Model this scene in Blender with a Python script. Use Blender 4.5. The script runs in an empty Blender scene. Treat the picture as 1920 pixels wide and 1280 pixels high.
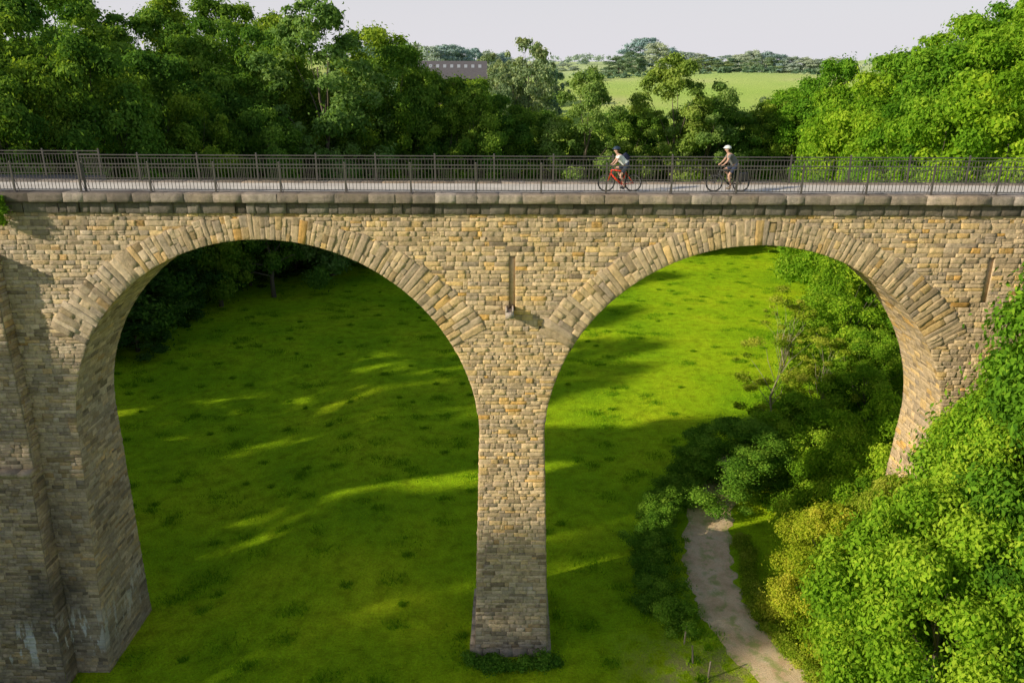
import bpy, math, random
import numpy as np
from mathutils import Vector, Matrix
random.seed(5); rng=np.random.default_rng(11)
scene=bpy.context.scene
COL=scene.collection
# ------------------------------------------------------------------ helpers
def link(o): COL.objects.link(o); return o
def top(o,label,cat,group=None,kind=None):
    o["label"]=label; o["category"]=cat
    if group: o["group"]=group
    if kind: o["kind"]=kind
    return o
def empty(name,loc):
    o=bpy.data.objects.new(name,None); o.location=loc; o.empty_display_size=.3; return link(o)
def np_mesh(name,V,F,mat,attrs=None,smooth=False):
    me=bpy.data.meshes.new(name); V=np.asarray(V,dtype=np.float32); F=np.asarray(F,dtype=np.int32)
    n,k=F.shape
    me.vertices.add(len(V)); me.vertices.foreach_set("co",V.ravel())
    me.loops.add(n*k); me.loops.foreach_set("vertex_index",F.ravel())
    me.polygons.add(n); me.polygons.foreach_set("loop_start",np.arange(n,dtype=np.int32)*k)
    me.polygons.foreach_set("loop_total",np.full(n,k,dtype=np.int32))
    if smooth: me.polygons.foreach_set("use_smooth",np.ones(n,dtype=bool))
    if attrs:
        for an,(dom,arr) in attrs.items():
            a=me.attributes.new(an,'FLOAT',dom); a.data.foreach_set("value",np.asarray(arr,dtype=np.float32))
    me.update(calc_edges=True)
    if mat: me.materials.append(mat)
    return me
def obj(name,me,parent=None,loc=(0,0,0)):
    o=bpy.data.objects.new(name,me); o.location=loc
    if parent: o.parent=parent
    return link(o)
class MB:
    def __init__(s): s.v=[]; s.f=[]
    def add(s,vs,fs):
        b=len(s.v); s.v+= [tuple(v) for v in vs]; s.f+=[tuple(i+b for i in f) for f in fs]
    def box(s,lo,hi,j=0.0):
        x0,y0,z0=lo;x1,y1,z1=hi
        vs=[(x0,y0,z0),(x1,y0,z0),(x1,y1,z0),(x0,y1,z0),(x0,y0,z1),(x1,y0,z1),(x1,y1,z1),(x0,y1,z1)]
        if j: vs=[tuple(c+random.uniform(-j,j) for c in v) for v in vs]
        s.add(vs,[(0,3,2,1),(4,5,6,7),(0,1,5,4),(1,2,6,5),(2,3,7,6),(3,0,4,7)])
    def tube(s,pts,rad,n=8):
        pts=[Vector(p) for p in pts]; rings=[]
        if not isinstance(rad,(list,tuple)): rad=[rad]*len(pts)
        for i,p in enumerate(pts):
            d=(pts[min(i+1,len(pts)-1)]-pts[max(i-1,0)]).normalized()
            a=Vector((0,0,1)) if abs(d.z)<.9 else Vector((1,0,0))
            u=d.cross(a).normalized(); w=d.cross(u)
            rings.append([p+ (u*math.cos(t)+w*math.sin(t))*rad[i] for t in [2*math.pi*k/n for k in range(n)]])
        vs=[v for r in rings for v in r]; fs=[]
        for i in range(len(pts)-1):
            for k in range(n):
                fs.append((i*n+k,i*n+(k+1)%n,(i+1)*n+(k+1)%n,(i+1)*n+k))
        fs.append(tuple(range(n))[::-1]); fs.append(tuple(range((len(pts)-1)*n,len(pts)*n)))
        s.add(vs,fs)
    def torus(s,c,R,r,n=32,m=8):
        vs=[];fs=[]
        for i in range(n):
            a=2*math.pi*i/n
            for k in range(m):
                b=2*math.pi*k/m
                vs.append((c[0]+(R+r*math.cos(b))*math.cos(a),c[1]+r*math.sin(b),c[2]+(R+r*math.cos(b))*math.sin(a)))
        for i in range(n):
            for k in range(m):
                fs.append((i*m+k,i*m+(k+1)%m,((i+1)%n)*m+(k+1)%m,((i+1)%n)*m+k))
        s.add(vs,fs)
    def ell(s,c,r,n=12,m=8,zmin=-1.0):
        vs=[];fs=[]
        for i in range(m+1):
            ph=-math.pi/2+math.pi*i/m; z=max(math.sin(ph),zmin)
            for k in range(n):
                a=2*math.pi*k/n; vs.append((c[0]+r[0]*math.cos(ph)*math.cos(a),c[1]+r[1]*math.cos(ph)*math.sin(a),c[2]+r[2]*z))
        for i in range(m):
            for k in range(n): fs.append((i*n+k,i*n+(k+1)%n,(i+1)*n+(k+1)%n,(i+1)*n+k))
        s.add(vs,fs)
    def mesh(s,name,mat,smooth=False):
        me=bpy.data.meshes.new(name); me.from_pydata(s.v,[],s.f); me.update()
        if smooth: me.polygons.foreach_set("use_smooth",[True]*len(me.polygons))
        if mat: me.materials.append(mat)
        return me
# ------------------------------------------------------------------ materials
def newmat(name):
    m=bpy.data.materials.new(name); m.use_nodes=True; nt=m.node_tree; nt.nodes.clear()
    out=nt.nodes.new("ShaderNodeOutputMaterial"); return m,nt,out
def nd(nt,t,**k):
    n=nt.nodes.new(t)
    for a,b in k.items(): setattr(n,a,b)
    return n
def noise(nt,scale,detail=4,vec=None,rough=.55):
    n=nd(nt,"ShaderNodeTexNoise"); n.inputs["Scale"].default_value=scale; n.inputs["Detail"].default_value=detail; n.inputs["Roughness"].default_value=rough
    if vec is not None: nt.links.new(vec,n.inputs["Vector"])
    return n.outputs["Fac"]
def ramp(nt,fac,stops):
    r=nd(nt,"ShaderNodeValToRGB"); e=r.color_ramp.elements
    while len(e)<len(stops): e.new(.5)
    for el,(p,c) in zip(e,stops):
        el.position=p; el.color=(c,c,c,1) if isinstance(c,(int,float)) else (*c,1)
    nt.links.new(fac,r.inputs["Fac"]); return r.outputs["Color"]
def mix(nt,fac,a,b,mode='MIX'):
    m=nd(nt,"ShaderNodeMix",data_type='RGBA',blend_type=mode)
    for sock,v in ((m.inputs[0],fac),(m.inputs[6],a),(m.inputs[7],b)):
        if isinstance(v,(int,float)): sock.default_value=v
        elif isinstance(v,tuple): sock.default_value=(*v,1)
        else: nt.links.new(v,sock)
    return m.outputs[2]
def math_(nt,op,a,b=0.0,clamp=False):
    m=nd(nt,"ShaderNodeMath",operation=op,use_clamp=clamp)
    for s,v in ((m.inputs[0],a),(m.inputs[1],b)):
        if isinstance(v,(int,float)): s.default_value=v
        else: nt.links.new(v,s)
    return m.outputs[0]
def mrange(nt,v,a,b,c=0.,d=1.):
    n=nd(nt,"ShaderNodeMapRange"); n.inputs[1].default_value=a; n.inputs[2].default_value=b; n.inputs[3].default_value=c; n.inputs[4].default_value=d
    nt.links.new(v,n.inputs[0]); return n.outputs[0]
def attr(nt,name): return nd(nt,"ShaderNodeAttribute",attribute_name=name).outputs["Fac"]
def pos(nt): return nd(nt,"ShaderNodeNewGeometry").outputs["Position"]
def principled(nt,out,col,rough=.85,bump=None,bstr=.3,bdist=.02,metal=0,spec=.3):
    p=nd(nt,"ShaderNodeBsdfPrincipled"); p.inputs["Roughness"].default_value=rough; p.inputs["Metallic"].default_value=metal
    p.inputs["Specular IOR Level"].default_value=spec
    if isinstance(col,tuple): p.inputs["Base Color"].default_value=(*col,1)
    else: nt.links.new(col,p.inputs["Base Color"])
    if bump is not None:
        b=nd(nt,"ShaderNodeBump"); b.inputs["Strength"].default_value=bstr; b.inputs["Distance"].default_value=bdist
        nt.links.new(bump,b.inputs["Height"]); nt.links.new(b.outputs[0],p.inputs["Normal"])
    nt.links.new(p.outputs[0],out.inputs[0]); return p
def simple(name,col,rough=.6,metal=0,var=.25,scale=8):
    m,nt,out=newmat(name); f=noise(nt,scale,4,pos(nt))
    c=mix(nt,f,tuple(c*(1-var) for c in col),tuple(min(1,c*(1+var)) for c in col))
    principled(nt,out,c,rough,metal=metal); return m
def stone_mat(name,greyshift=0.0,dark=1.0,warm=(1,1,1),jstr=.5):
    m,nt,out=newmat(name); P=pos(nt)
    tone=attr(nt,"tone"); hue=attr(nt,"hue"); joint=attr(nt,"joint")
    c=ramp(nt,hue,[(0,(.42,.33,.24)),(.25,(.60,.45,.285)),(.6,(.70,.515,.30)),(.82,(.76,.52,.23)),(1,(.76,.42,.11))])
    sx=nd(nt,"ShaderNodeSeparateXYZ"); nt.links.new(P,sx.inputs[0])
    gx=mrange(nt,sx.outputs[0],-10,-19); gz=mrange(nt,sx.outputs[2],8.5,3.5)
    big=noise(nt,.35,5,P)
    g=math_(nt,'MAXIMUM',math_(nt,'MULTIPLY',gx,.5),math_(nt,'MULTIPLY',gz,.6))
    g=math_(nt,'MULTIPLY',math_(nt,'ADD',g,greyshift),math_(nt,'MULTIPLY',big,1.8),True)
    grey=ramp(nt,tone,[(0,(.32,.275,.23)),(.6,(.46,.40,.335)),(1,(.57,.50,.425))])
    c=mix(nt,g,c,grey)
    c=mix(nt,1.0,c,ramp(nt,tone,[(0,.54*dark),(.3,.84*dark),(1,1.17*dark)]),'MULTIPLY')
    c=mix(nt,1.0,c,warm,'MULTIPLY')
    fine=noise(nt,5,10,P,.78); fine2=noise(nt,16,6,P,.75)
    c=mix(nt,1.0,c,ramp(nt,fine,[(.3,.55),(.5,1.0),(.7,1.25)]),'MULTIPLY')
    st=noise(nt,1.3,6,P,.65); c=mix(nt,ramp(nt,st,[(.58,0.0),(.76,.45)]),c,(.16,.13,.105))
    mp=nd(nt,"ShaderNodeMapping"); mp.inputs["Scale"].default_value=(1.8,1.8,.4); nt.links.new(P,mp.inputs[0])
    ls=noise(nt,1.3,5,mp.outputs[0],.6)
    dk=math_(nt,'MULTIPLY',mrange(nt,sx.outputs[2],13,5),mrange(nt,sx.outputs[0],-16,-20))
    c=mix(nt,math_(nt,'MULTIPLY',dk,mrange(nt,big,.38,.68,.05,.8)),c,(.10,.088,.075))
    # rain-washed dark drips just below the string course
    mp2=nd(nt,"ShaderNodeMapping"); mp2.inputs["Scale"].default_value=(1.5,1.5,.12); nt.links.new(P,mp2.inputs[0])
    dr=noise(nt,1.2,5,mp2.outputs[0],.65)
    c=mix(nt,math_(nt,'MULTIPLY',mrange(nt,sx.outputs[2],19.2,20.6),ramp(nt,dr,[(.45,0.0),(.65,.55)])),c,(.16,.14,.12))
    lowz=math_(nt,'MULTIPLY',math_(nt,'MULTIPLY',mrange(nt,sx.outputs[2],2.6,1.6),mrange(nt,sx.outputs[2],-.2,.6)),mrange(nt,sx.outputs[0],-18.5,-19.3))
    c=mix(nt,math_(nt,'MULTIPLY',lowz,ramp(nt,ls,[(.54,0.0),(.58,.85)])),c,(.80,.80,.78))
    jf=math_(nt,'MULTIPLY',math_(nt,'POWER',joint,1.8),jstr)
    c=mix(nt,jf,c,(.20,.16,.115))
    hgt=math_(nt,'ADD',fine,math_(nt,'MULTIPLY',fine2,.5))
    principled(nt,out,c,.93,hgt,.9,.07,spec=.12); return m
def leaf_mat(name,stops,trans=.35):
    m,nt,out=newmat(name); t=attr(nt,"tint")
    oi=nd(nt,"ShaderNodeObjectInfo").outputs["Random"]
    c=ramp(nt,t,stops)
    c=mix(nt,1.0,c,ramp(nt,oi,[(0,(.70,.84,.95)),(.5,(1,1,1)),(1,(1.25,1.12,.88))]),'MULTIPLY')
    d=nd(nt,"ShaderNodeBsdfDiffuse"); nt.links.new(c,d.inputs[0])
    tr=nd(nt,"ShaderNodeBsdfTranslucent"); c2=mix(nt,1.0,c,(1.3,1.25,.5),'MULTIPLY'); nt.links.new(c2,tr.inputs[0])
    ms=nd(nt,"ShaderNodeMixShader"); ms.inputs[0].default_value=trans
    nt.links.new(d.outputs[0],ms.inputs[1]); nt.links.new(tr.outputs[0],ms.inputs[2])
    nt.links.new(ms.outputs[0],out.inputs[0]); return m
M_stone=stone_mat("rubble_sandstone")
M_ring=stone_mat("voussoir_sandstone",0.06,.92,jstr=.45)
M_cope=stone_mat("coping_stone",.9,.78,(.98,.94,.95))
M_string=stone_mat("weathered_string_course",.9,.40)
M_leafA=leaf_mat("foliage_wood",[(0,(.065,.15,.024)),(.5,(.16,.29,.04)),(1,(.33,.47,.07))],.42)
M_leafB=leaf_mat("foliage_bright",[(0,(.09,.21,.015)),(.5,(.21,.40,.024)),(1,(.42,.58,.05))],.42)
M_leafG=leaf_mat("foliage_mid_green",[(0,(.06,.16,.018)),(.5,(.15,.33,.025)),(1,(.31,.50,.045))],.4)
M_leafC=leaf_mat("foliage_hedge",[(0,(.07,.17,.018)),(.5,(.15,.31,.03)),(1,(.28,.45,.05))],.38)
M_leafY=leaf_mat("foliage_olive_yellow",[(0,(.12,.22,.015)),(.5,(.30,.41,.025)),(1,(.56,.58,.08))],.42)
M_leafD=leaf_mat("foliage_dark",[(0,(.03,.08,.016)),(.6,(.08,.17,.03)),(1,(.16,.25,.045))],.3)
M_leafP=leaf_mat("foliage_pale",[(0,(.11,.20,.05)),(.5,(.22,.35,.08)),(1,(.38,.50,.15))],.42)
M_leafF=leaf_mat("foliage_distant_haze_tint",[(0,(.14,.23,.15)),(.5,(.20,.30,.18)),(1,(.29,.37,.21))],.25)  # paler bluish leaf colours stand in for air haze on the hill trees
M_leafH=leaf_mat("foliage_very_distant_haze_tint",[(0,(.32,.41,.42)),(.5,(.37,.47,.45)),(1,(.42,.51,.45))],.25)  # stronger haze for the far ridge, also put into the leaf colour
M_bark=simple("bark",(.13,.105,.08),.9,var=.4,scale=5)
M_barkp=simple("pale_bark",(.36,.32,.2),.9,var=.4,scale=5)
M_iron=simple("painted_iron",(.10,.09,.083),.5,.2,var=.3)
M_wood=simple("weathered_wood",(.26,.22,.16),.9)
M_wire=simple("galvanised_wire",(.12,.12,.11),.6,.0)
# ------------------------------------------------------------------ terrain
def S(t):
    t=np.clip(t,0,1); return t*t*(3-2*t)
def terrain(x,y):
    x=np.asarray(x,float); y=np.asarray(y,float)
    z=7*S((x-13-.4*np.maximum(y,0))/30)
    z=z+9*S((-x-36)/40)-1.1*S((-x-10)/9)*(1-S((-x-34)/12))*(1-S((y-25)/25))
    z=z+12*S((y-85)/135)+9*S((y-220)/160)+10*S((y-430)/450)-60*S((y-1200)/2500)
    far=S((y-200)/200)
    z=z+far*(2.6*np.sin(x*.013+.6)+1.5*np.sin(x*.031+y*.01))
    return z
def tz(x,y): return float(terrain(x,y))
xs=np.concatenate([-np.geomspace(5000,72,40),np.arange(-70,70.5,1.0),np.geomspace(72,5000,40)])
ys=np.concatenate([-np.geomspace(1500,72,20),np.arange(-70,150.5,1.0),np.arange(153,420,4.0),np.geomspace(425,6000,50)])
X,Y=np.meshgrid(xs,ys); Z=terrain(X,Y)
nx,ny=len(xs),len(ys); idx=np.arange(nx*ny).reshape(ny,nx)
F=np.stack([idx[:-1,:-1].ravel(),idx[:-1,1:].ravel(),idx[1:,1:].ravel(),idx[1:,:-1].ravel()],1)
m,nt,out=newmat("meadow_grass"); P=pos(nt)
n1=noise(nt,.12,5,P); n2=noise(nt,1.1,6,P,.65); n3=noise(nt,9,5,P,.75)
c=ramp(nt,n1,[(.3,(.27,.52,.012)),(.5,(.45,.68,.014)),(.7,(.62,.76,.02))])
c=mix(nt,1.0,c,ramp(nt,n2,[(.3,.6),(.5,1.0),(.7,1.2)]),'MULTIPLY')
c=mix(nt,1.0,c,ramp(nt,n3,[(.25,.5),(.55,1.05),(.8,1.35)]),'MULTIPLY')
sx=nd(nt,"ShaderNodeSeparateXYZ"); nt.links.new(P,sx.inputs[0])
n4=noise(nt,.02,3,P)
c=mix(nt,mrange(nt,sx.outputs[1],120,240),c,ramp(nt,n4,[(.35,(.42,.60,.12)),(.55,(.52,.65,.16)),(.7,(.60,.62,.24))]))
c=mix(nt,mrange(nt,sx.outputs[1],300,520,0,.55),c,(.60,.66,.42))  # distance haze on the far fields, blended into the ground colour
bare=math_(nt,'MULTIPLY',mrange(nt,sx.outputs[1],1.5,-1.5),math_(nt,'MULTIPLY',mrange(nt,sx.outputs[0],4.5,7.5),mrange(nt,sx.outputs[0],13,10)))
c=mix(nt,math_(nt,'MULTIPLY',bare,ramp(nt,n2,[(.42,0.0),(.58,.8)])),c,(.36,.27,.17))
principled(nt,out,c,.95,n3,1.0,.2,spec=.05)
M_ground=m
g=obj("ground",np_mesh("ground",np.stack([X.ravel(),Y.ravel(),Z.ravel()],1),F,M_ground,smooth=True))
top(g,"green grazed valley meadow rising to hill fields","meadow",kind="structure")
# dirt track
ctrl=[(17.5,-14),(15.4,-8),(12.75,-2.9),(11.0,2.0),(10.85,5.5),(11.4,8.8),(12.9,13.5),(15.5,18.5),(20.5,23),(28,27)]
def crom(pts,n=14):
    out=[];P_=[pts[0]]+pts+[pts[-1]]
    for i in range(1,len(P_)-2):
        p0,p1,p2,p3=[np.array(p,float) for p in P_[i-1:i+3]]
        for k in range(n):
            t=k/n; out.append(.5*((2*p1)+(-p0+p2)*t+(2*p0-5*p1+4*p2-p3)*t*t+(-p0+3*p1-3*p2+p3)*t**3))
    out.append(np.array(pts[-1],float)); return np.array(out)
cl=crom(ctrl); tg=np.gradient(cl,axis=0); tg/=np.linalg.norm(tg,axis=1)[:,None]; nm=np.stack([-tg[:,1],tg[:,0]],1)
V=[];TR=[]
K=13
for i in range(len(cl)):
    wL=1.3+.14*math.sin(i*.9)+.12*random.uniform(-1,1); wR=1.3+.12*math.sin(i*.7+2)+.12*random.uniform(-1,1)
    for k in range(K):
        a=-1+2*k/(K-1); p=cl[i]+nm[i]*(a*(wL if a<0 else wR))
        V.append((p[0],p[1],tz(p[0],p[1])+.05-.035*abs(a)**3)); TR.append(math.exp(-((abs(a)-.5)/.2)**2))
F=[(i*K+k+1,i*K+k,(i+1)*K+k,(i+1)*K+k+1) for i in range(len(cl)-1) for k in range(K-1)]
m,nt,out=newmat("track_gravel"); P=pos(nt)
n=noise(nt,.9,7,P,.65); n2=noise(nt,18,6,P,.75); rut=attr(nt,"rut")
c=ramp(nt,n,[(.3,(.66,.44,.25)),(.5,(.86,.63,.40)),(.7,(.90,.72,.50))])
c=mix(nt,1.0,c,ramp(nt,n2,[(.3,.72),(.6,1.05)]),'MULTIPLY')
gm=math_(nt,'MULTIPLY',ramp(nt,noise(nt,1.6,5,P,.65),[(.47,0.0),(.60,.75)]),math_(nt,'SUBTRACT',1.0,rut,True))
c=mix(nt,gm,c,(.34,.40,.10))
principled(nt,out,c,.95,n2,.9,.06,spec=.1)
o=obj("dirt_track",np_mesh("dirt_track",V,F,m,{"rut":('POINT',TR)},smooth=True)); top(o,"pale gravel farm track curving under the viaduct","track",kind="structure")
# ------------------------------------------------------------------ viaduct masonry
CZ=10.9; W=3.4; ZT=20.6
ARCH=[(-10.03,8.66),(9.9,8.5),(29.8,8.5),(-36.0,8.55)]
BAT={(0,-1):-.3,(0,1):.30,(1,-1):.30}
def bat(i,side): return BAT.get((i,side),.32)
THE=math.radians(61)
def tth(th): return .95+.72*(np.abs(th)/THE)**1.8
def prof(R,b):
    th=np.linspace(0,THE,60); r=R+tth(th)
    ex=r*np.sin(th); ez=CZ+r*np.cos(th)
    th2=np.linspace(THE,math.pi/2,30); ix=R*np.sin(th2); iz=CZ+R*np.cos(th2)
    x=np.concatenate([ex,ix,[R-b]]); z=np.concatenate([ez,iz,[0.]]); return x[::-1],z[::-1],ez[-1],iz[0]
PR={(i,s):prof(ARCH[i][1],bat(i,s)) for i in range(len(ARCH)) for s in (-1,1)}
def hw(i,z,s):
    x,zz,_,_=PR[(i,s)]
    if z>zz[-1]: return 0.0
    if z<0: return x[0]
    return float(np.interp(z,zz,x))
def yf(z): return -0.55*np.clip((CZ-z)/CZ,0,1.2)
def yb(z): return W+0.55*np.clip((CZ-z)/CZ,0,1.2)
def stones(rects,mp,border=0.,inner=(.006,.028),rough=.014,e=.010,lowres=False,tilt=.03):
    R=np.array(rects,float); n=len(R)
    u0b,u1b,u0t,u1t,v0,v1=R.T
    if lowres: na=nb=2
    else: na,nb=7,6
    wu=np.maximum(((u1b-u0b)+(u1t-u0t))/2,.05); wv=np.maximum(v1-v0,.03)
    ea=np.minimum(e*rng.uniform(.7,1.6,n)/wu,.3); eb=np.minimum(e*rng.uniform(.7,1.6,n)/wv,.3)
    if lowres: Aa=np.tile([0,1.],(n,1)); Bb=np.tile([0,1.],(n,1))
    else:
        j=lambda c:np.full(n,c)+rng.uniform(-.06,.06,n)
        Aa=np.stack([0*ea,ea,j(.28),j(.5),j(.72),1-ea,0*ea+1],1)
        Bb=np.stack([0*eb,eb,j(.36),j(.64),1-eb,0*eb+1],1)
    a=np.repeat(Aa[:,:,None],nb,2); b=np.repeat(Bb[:,None,:],na,1)
    L=u0b[:,None,None]*(1-b)+u0t[:,None,None]*b; Rr=u1b[:,None,None]*(1-b)+u1t[:,None,None]*b
    u=L*(1-a)+Rr*a; v=v0[:,None,None]*(1-b)+v1[:,None,None]*b
    d=np.full(u.shape,border,float); jt=np.ones(u.shape)
    if not lowres:
        h=rng.uniform(inner[0],inner[1],n)[:,None,None]
        tl=(a-.5)*rng.uniform(-tilt,tilt,n)[:,None,None]+(b-.5)*rng.uniform(-tilt,tilt,n)[:,None,None]
        dd=h+tl+rng.uniform(-rough,rough,u.shape)
        dd=np.maximum(dd,border+.002)
        msk=np.zeros(u.shape,bool); msk[:,1:-1,1:-1]=True
        d=np.where(msk,dd,d); jt=np.where(msk,0.,1.)
        u=u+np.where(msk,rng.uniform(-.008,.008,u.shape),0); v=v+np.where(msk,rng.uniform(-.006,.006,u.shape),0)
    else: jt[:]=0.15
    P_,N_=mp(u,v); V=P_+N_*d[...,None]
    V=V.reshape(-1,3)
    base=(np.arange(n)*na*nb)[:,None,None]
    I=np.arange(na)[:,None]*nb+np.arange(nb)[None,:]
    q=np.stack([I[:-1,:-1],I[1:,:-1],I[1:,1:],I[:-1,1:]],-1).reshape(1,-1,4)
    F=(q+base).reshape(-1,4)
    tone=np.repeat(np.clip(rng.normal(.55,.26,n),0,1),na*nb); hue=np.repeat(np.clip(rng.beta(1.9,2.1,n),0,1),na*nb)
    return V,F,tone,hue,jt.ravel()
class Part:
    def __init__(s): s.L=[];
    def add(s,r): s.L.append(r)
    def mesh(s,name,mat):
        o=0;Vs=[];Fs=[];T=[];H=[];J=[]
        for V,F,t,h,j in s.L:
            Vs.append(V);Fs.append(F+o);T.append(t);H.append(h);J.append(j);o+=len(V)
        return np_mesh(name,np.concatenate(Vs),np.concatenate(Fs),mat,{"tone":('POINT',np.concatenate(T)),"hue":('POINT',np.concatenate(H)),"joint":('POINT',np.concatenate(J))})
def frontmap(u,v):
    P_=np.stack([u,yf(v),v],-1); N_=np.zeros(P_.shape); N_[...,1]=-1; return P_,N_
def backmap(u,v):
    P_=np.stack([u,yb(v),v],-1); N_=np.zeros(P_.shape); N_[...,1]=1; return P_,N_
def split(lb,lt,rb,rt,v0,v1,wmin=.18,wmax=.60):
    a=max(lb,lt)+.1; b=min(rb,rt)-.1; cuts=[]
    x=a+random.uniform(.08,.4)
    while x<b-.12:
        cuts.append(x); x+=random.uniform(wmin,wmax)*random.choice([.8,1,1.3])
    xb=[lb]+cuts+[rb]; xt=[lt]+cuts+[rt]
    out=[]
    for i in range(len(xb)-1):
        if xb[i+1]-xb[i]<.02 and xt[i+1]-xt[i]<.02: continue
        if v1-v0>.2 and random.random()<.18:
            vm=v0+(v1-v0)*random.uniform(.4,.6); mb=(xb[i]+xt[i])/2; mt=(xb[i+1]+xt[i+1])/2
            out.append((xb[i],xb[i+1],mb,mt,v0,vm)); out.append((mb,mt,xt[i],xt[i+1],vm,v1))
        else: out.append((xb[i],xb[i+1],xt[i],xt[i+1],v0,v1))
    return out
rows=[]; z=-1.6
while z<ZT-.05:
    h=random.choice([random.uniform(.12,.16),random.uniform(.16,.21),random.uniform(.19,.25)])
    if ZT-(z+h)<.12: h=ZT-z
    rows.append((z,z+h)); z+=h
XL,XR=-60.,52.
order=sorted(range(len(ARCH)),key=lambda i:ARCH[i][0])
SL=[(-.12,.12,16.75,18.8),(19.05,19.30,17.2,18.7)]
pier_rects={k:[] for k in range(len(order)+1)}; wall_rects=[]
ringend=PR[(0,1)][3]; exend=PR[(0,1)][2]
for (z0,z1) in rows:
    edges=[(XL,XL)]; full=False
    for i in order:
        cx=ARCH[i][0]; hh=[]
        for s in (-1,1):
            if z0>=exend-.05:
                t=hw(i,z1,s); h0=h1=t-.38 if t>.6 else t*.3
                if z1>PR[(i,s)][1][-1]: full=True
            else: h0,h1=hw(i,z0,s),hw(i,z1,s)
            hh.append((max(h0,0),max(h1,0)))
        edges.append((cx-hh[0][0],cx-hh[0][1])); edges.append((cx+hh[1][0],cx+hh[1][1]))
    edges.append((XR,XR))
    if full: segs=[(edges[0],edges[-1],None)]
    else: segs=[(edges[2*k],edges[2*k+1],k) for k in range(len(order)+1)]
    for (l,r,k) in segs:
        parts=[(l,r)]
        for (s0,s1,sz0,sz1) in SL:
            if z1>sz0 and z0<sz1:
                np_=[]
                for (a,b) in parts:
                    if a[0]<s0 and b[0]>s1: np_+=[(a,(s0,s0)),((s1,s1),b)]
                    else: np_.append((a,b))
                parts=np_
        for a,b in parts:
            rr=split(a[0],a[1],b[0],b[1],z0,z1)
            if k is None or z0>=ringend: wall_rects+=rr
            else: pier_rects[k]+=rr
VIA=empty("stone_viaduct",(0,0,0)); top(VIA,"tall ochre sandstone railway viaduct with round arches","viaduct")
wall=Part(); wall.add(stones(wall_rects,frontmap))
wall.add(stones(wall_rects,backmap,lowres=True))
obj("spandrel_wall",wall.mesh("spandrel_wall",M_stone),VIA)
jamb={k:Part() for k in range(len(order)+1)}
for k in jamb:
    if pier_rects[k]:
        jamb[k].add(stones(pier_rects[k],frontmap,inner=(.008,.038))); jamb[k].add(stones(pier_rects[k],backmap,lowres=True))
def ysplit(v0,v1): return split(0,0,W,W,v0,v1,.25,.7)
for oi_,i in enumerate(order):
    cx,R=ARCH[i]
    for side in (-1,1):
        rr=[]
        for (z0,z1) in rows:
            if z0<CZ-.05: rr+=ysplit(z0,min(z1,CZ))
        def mp(u,v,side=side,cx=cx,R=R,b=bat(i,side)):
            xx=cx+side*(R-b*np.clip((CZ-v)/CZ,0,1.0)); t=u/W
            P_=np.stack([xx,yf(v)*(1-t)+yb(v)*t,v],-1); N_=np.zeros(P_.shape); N_[...,0]=-side; return P_,N_
        jamb[oi_ if side<0 else oi_+1].add(stones(rr,mp,inner=(.005,.03)))
    rp=Part(); s=-math.pi/2*R; rr=[]
    while s<math.pi/2*R-.05:
        h=random.uniform(.18,.28)
        if math.pi/2*R-(s+h)<.15: h=math.pi/2*R-s
        rr+=ysplit(s,s+h); s+=h
    def mp2(u,v,cx=cx,R=R):
        th=v/R; P_=np.stack([cx+R*np.sin(th),u,CZ+R*np.cos(th)],-1); N_=np.stack([-np.sin(th),0*th,-np.cos(th)],-1); return P_,N_
    rp.add(stones(rr,mp2,inner=(.0,.02),rough=.008,tilt=.02))
    rr=[]; th=-THE
    while th<THE-.005:
        dth=random.uniform(.16,.31)/R
        if THE-(th+dth)<.014: dth=THE-th
        t0=float(tth(th+dth/2))+random.uniform(-.10,.06)
        q=random.random()
        if q<.45:
            c=random.uniform(.3,.7)*t0
            rr.append((0,c,0,c,th,th+dth)); rr.append((c,t0,c,t0,th,th+dth))
        elif q<.80:
            a_,b_=random.uniform(.22,.42)*t0,random.uniform(.58,.78)*t0
            rr+= [(0,a_,0,a_,th,th+dth),(a_,b_,a_,b_,th,th+dth),(b_,t0,b_,t0,th,th+dth)]
        else: rr.append((0,t0,0,t0,th,th+dth))
        th+=dth
    rr=np.array(rr); rs=rr.copy(); rs[:,4:]*=R+.5
    for sgn,lr in ((-1,False),(1,True)):
        def mp3(u,v,cx=cx,R=R,sgn=sgn):
            th=v/(R+.5); r=R+u; y0=0. if sgn<0 else W
            P_=np.stack([cx+r*np.sin(th),0*th+y0,CZ+r*np.cos(th)],-1); N_=np.zeros(P_.shape); N_[...,1]=sgn; return P_,N_
        rp.add(stones(rs,mp3,border=.034 if not lr else .02,inner=(.040,.060),rough=.016,e=.008,lowres=lr,tilt=.03))
    obj("arch_ring",rp.mesh("arch_ring",M_ring),VIA)
bt=Part()
BX0,BX1=-26.4,-20.5
def proj(z): return np.where(z<9.6,.95,.62)
rf=[];rside=[]
for (z0,z1) in rows:
    if z1<18.9:
        rf+=split(BX0,BX0,BX1,BX1,z0,z1); rside+=[(0,.34,0,.34,z0,z1),(.34,1,.34,1,z0,z1)] if random.random()<.5 else [(0,1,0,1,z0,z1)]
def mpb(u,v):
    c=v.mean(axis=(1,2),keepdims=True); P_=np.stack([u,yf(v)-proj(c)+0*u,v],-1); N_=np.zeros(P_.shape); N_[...,1]=-1; return P_,N_
bt.add(stones(rf,mpb,inner=(.01,.06)))
for xx,sg in ((BX1,1),(BX0,-1)):
    def mps(u,v,xx=xx,sg=sg):
        c=v.mean(axis=(1,2),keepdims=True); P_=np.stack([0*u+xx,yf(v)-proj(c)*(1-u)+.02,v],-1); N_=np.zeros(P_.shape); N_[...,0]=sg; return P_,N_
    bt.add(stones(rside,mps,inner=(.01,.05)))
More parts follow.
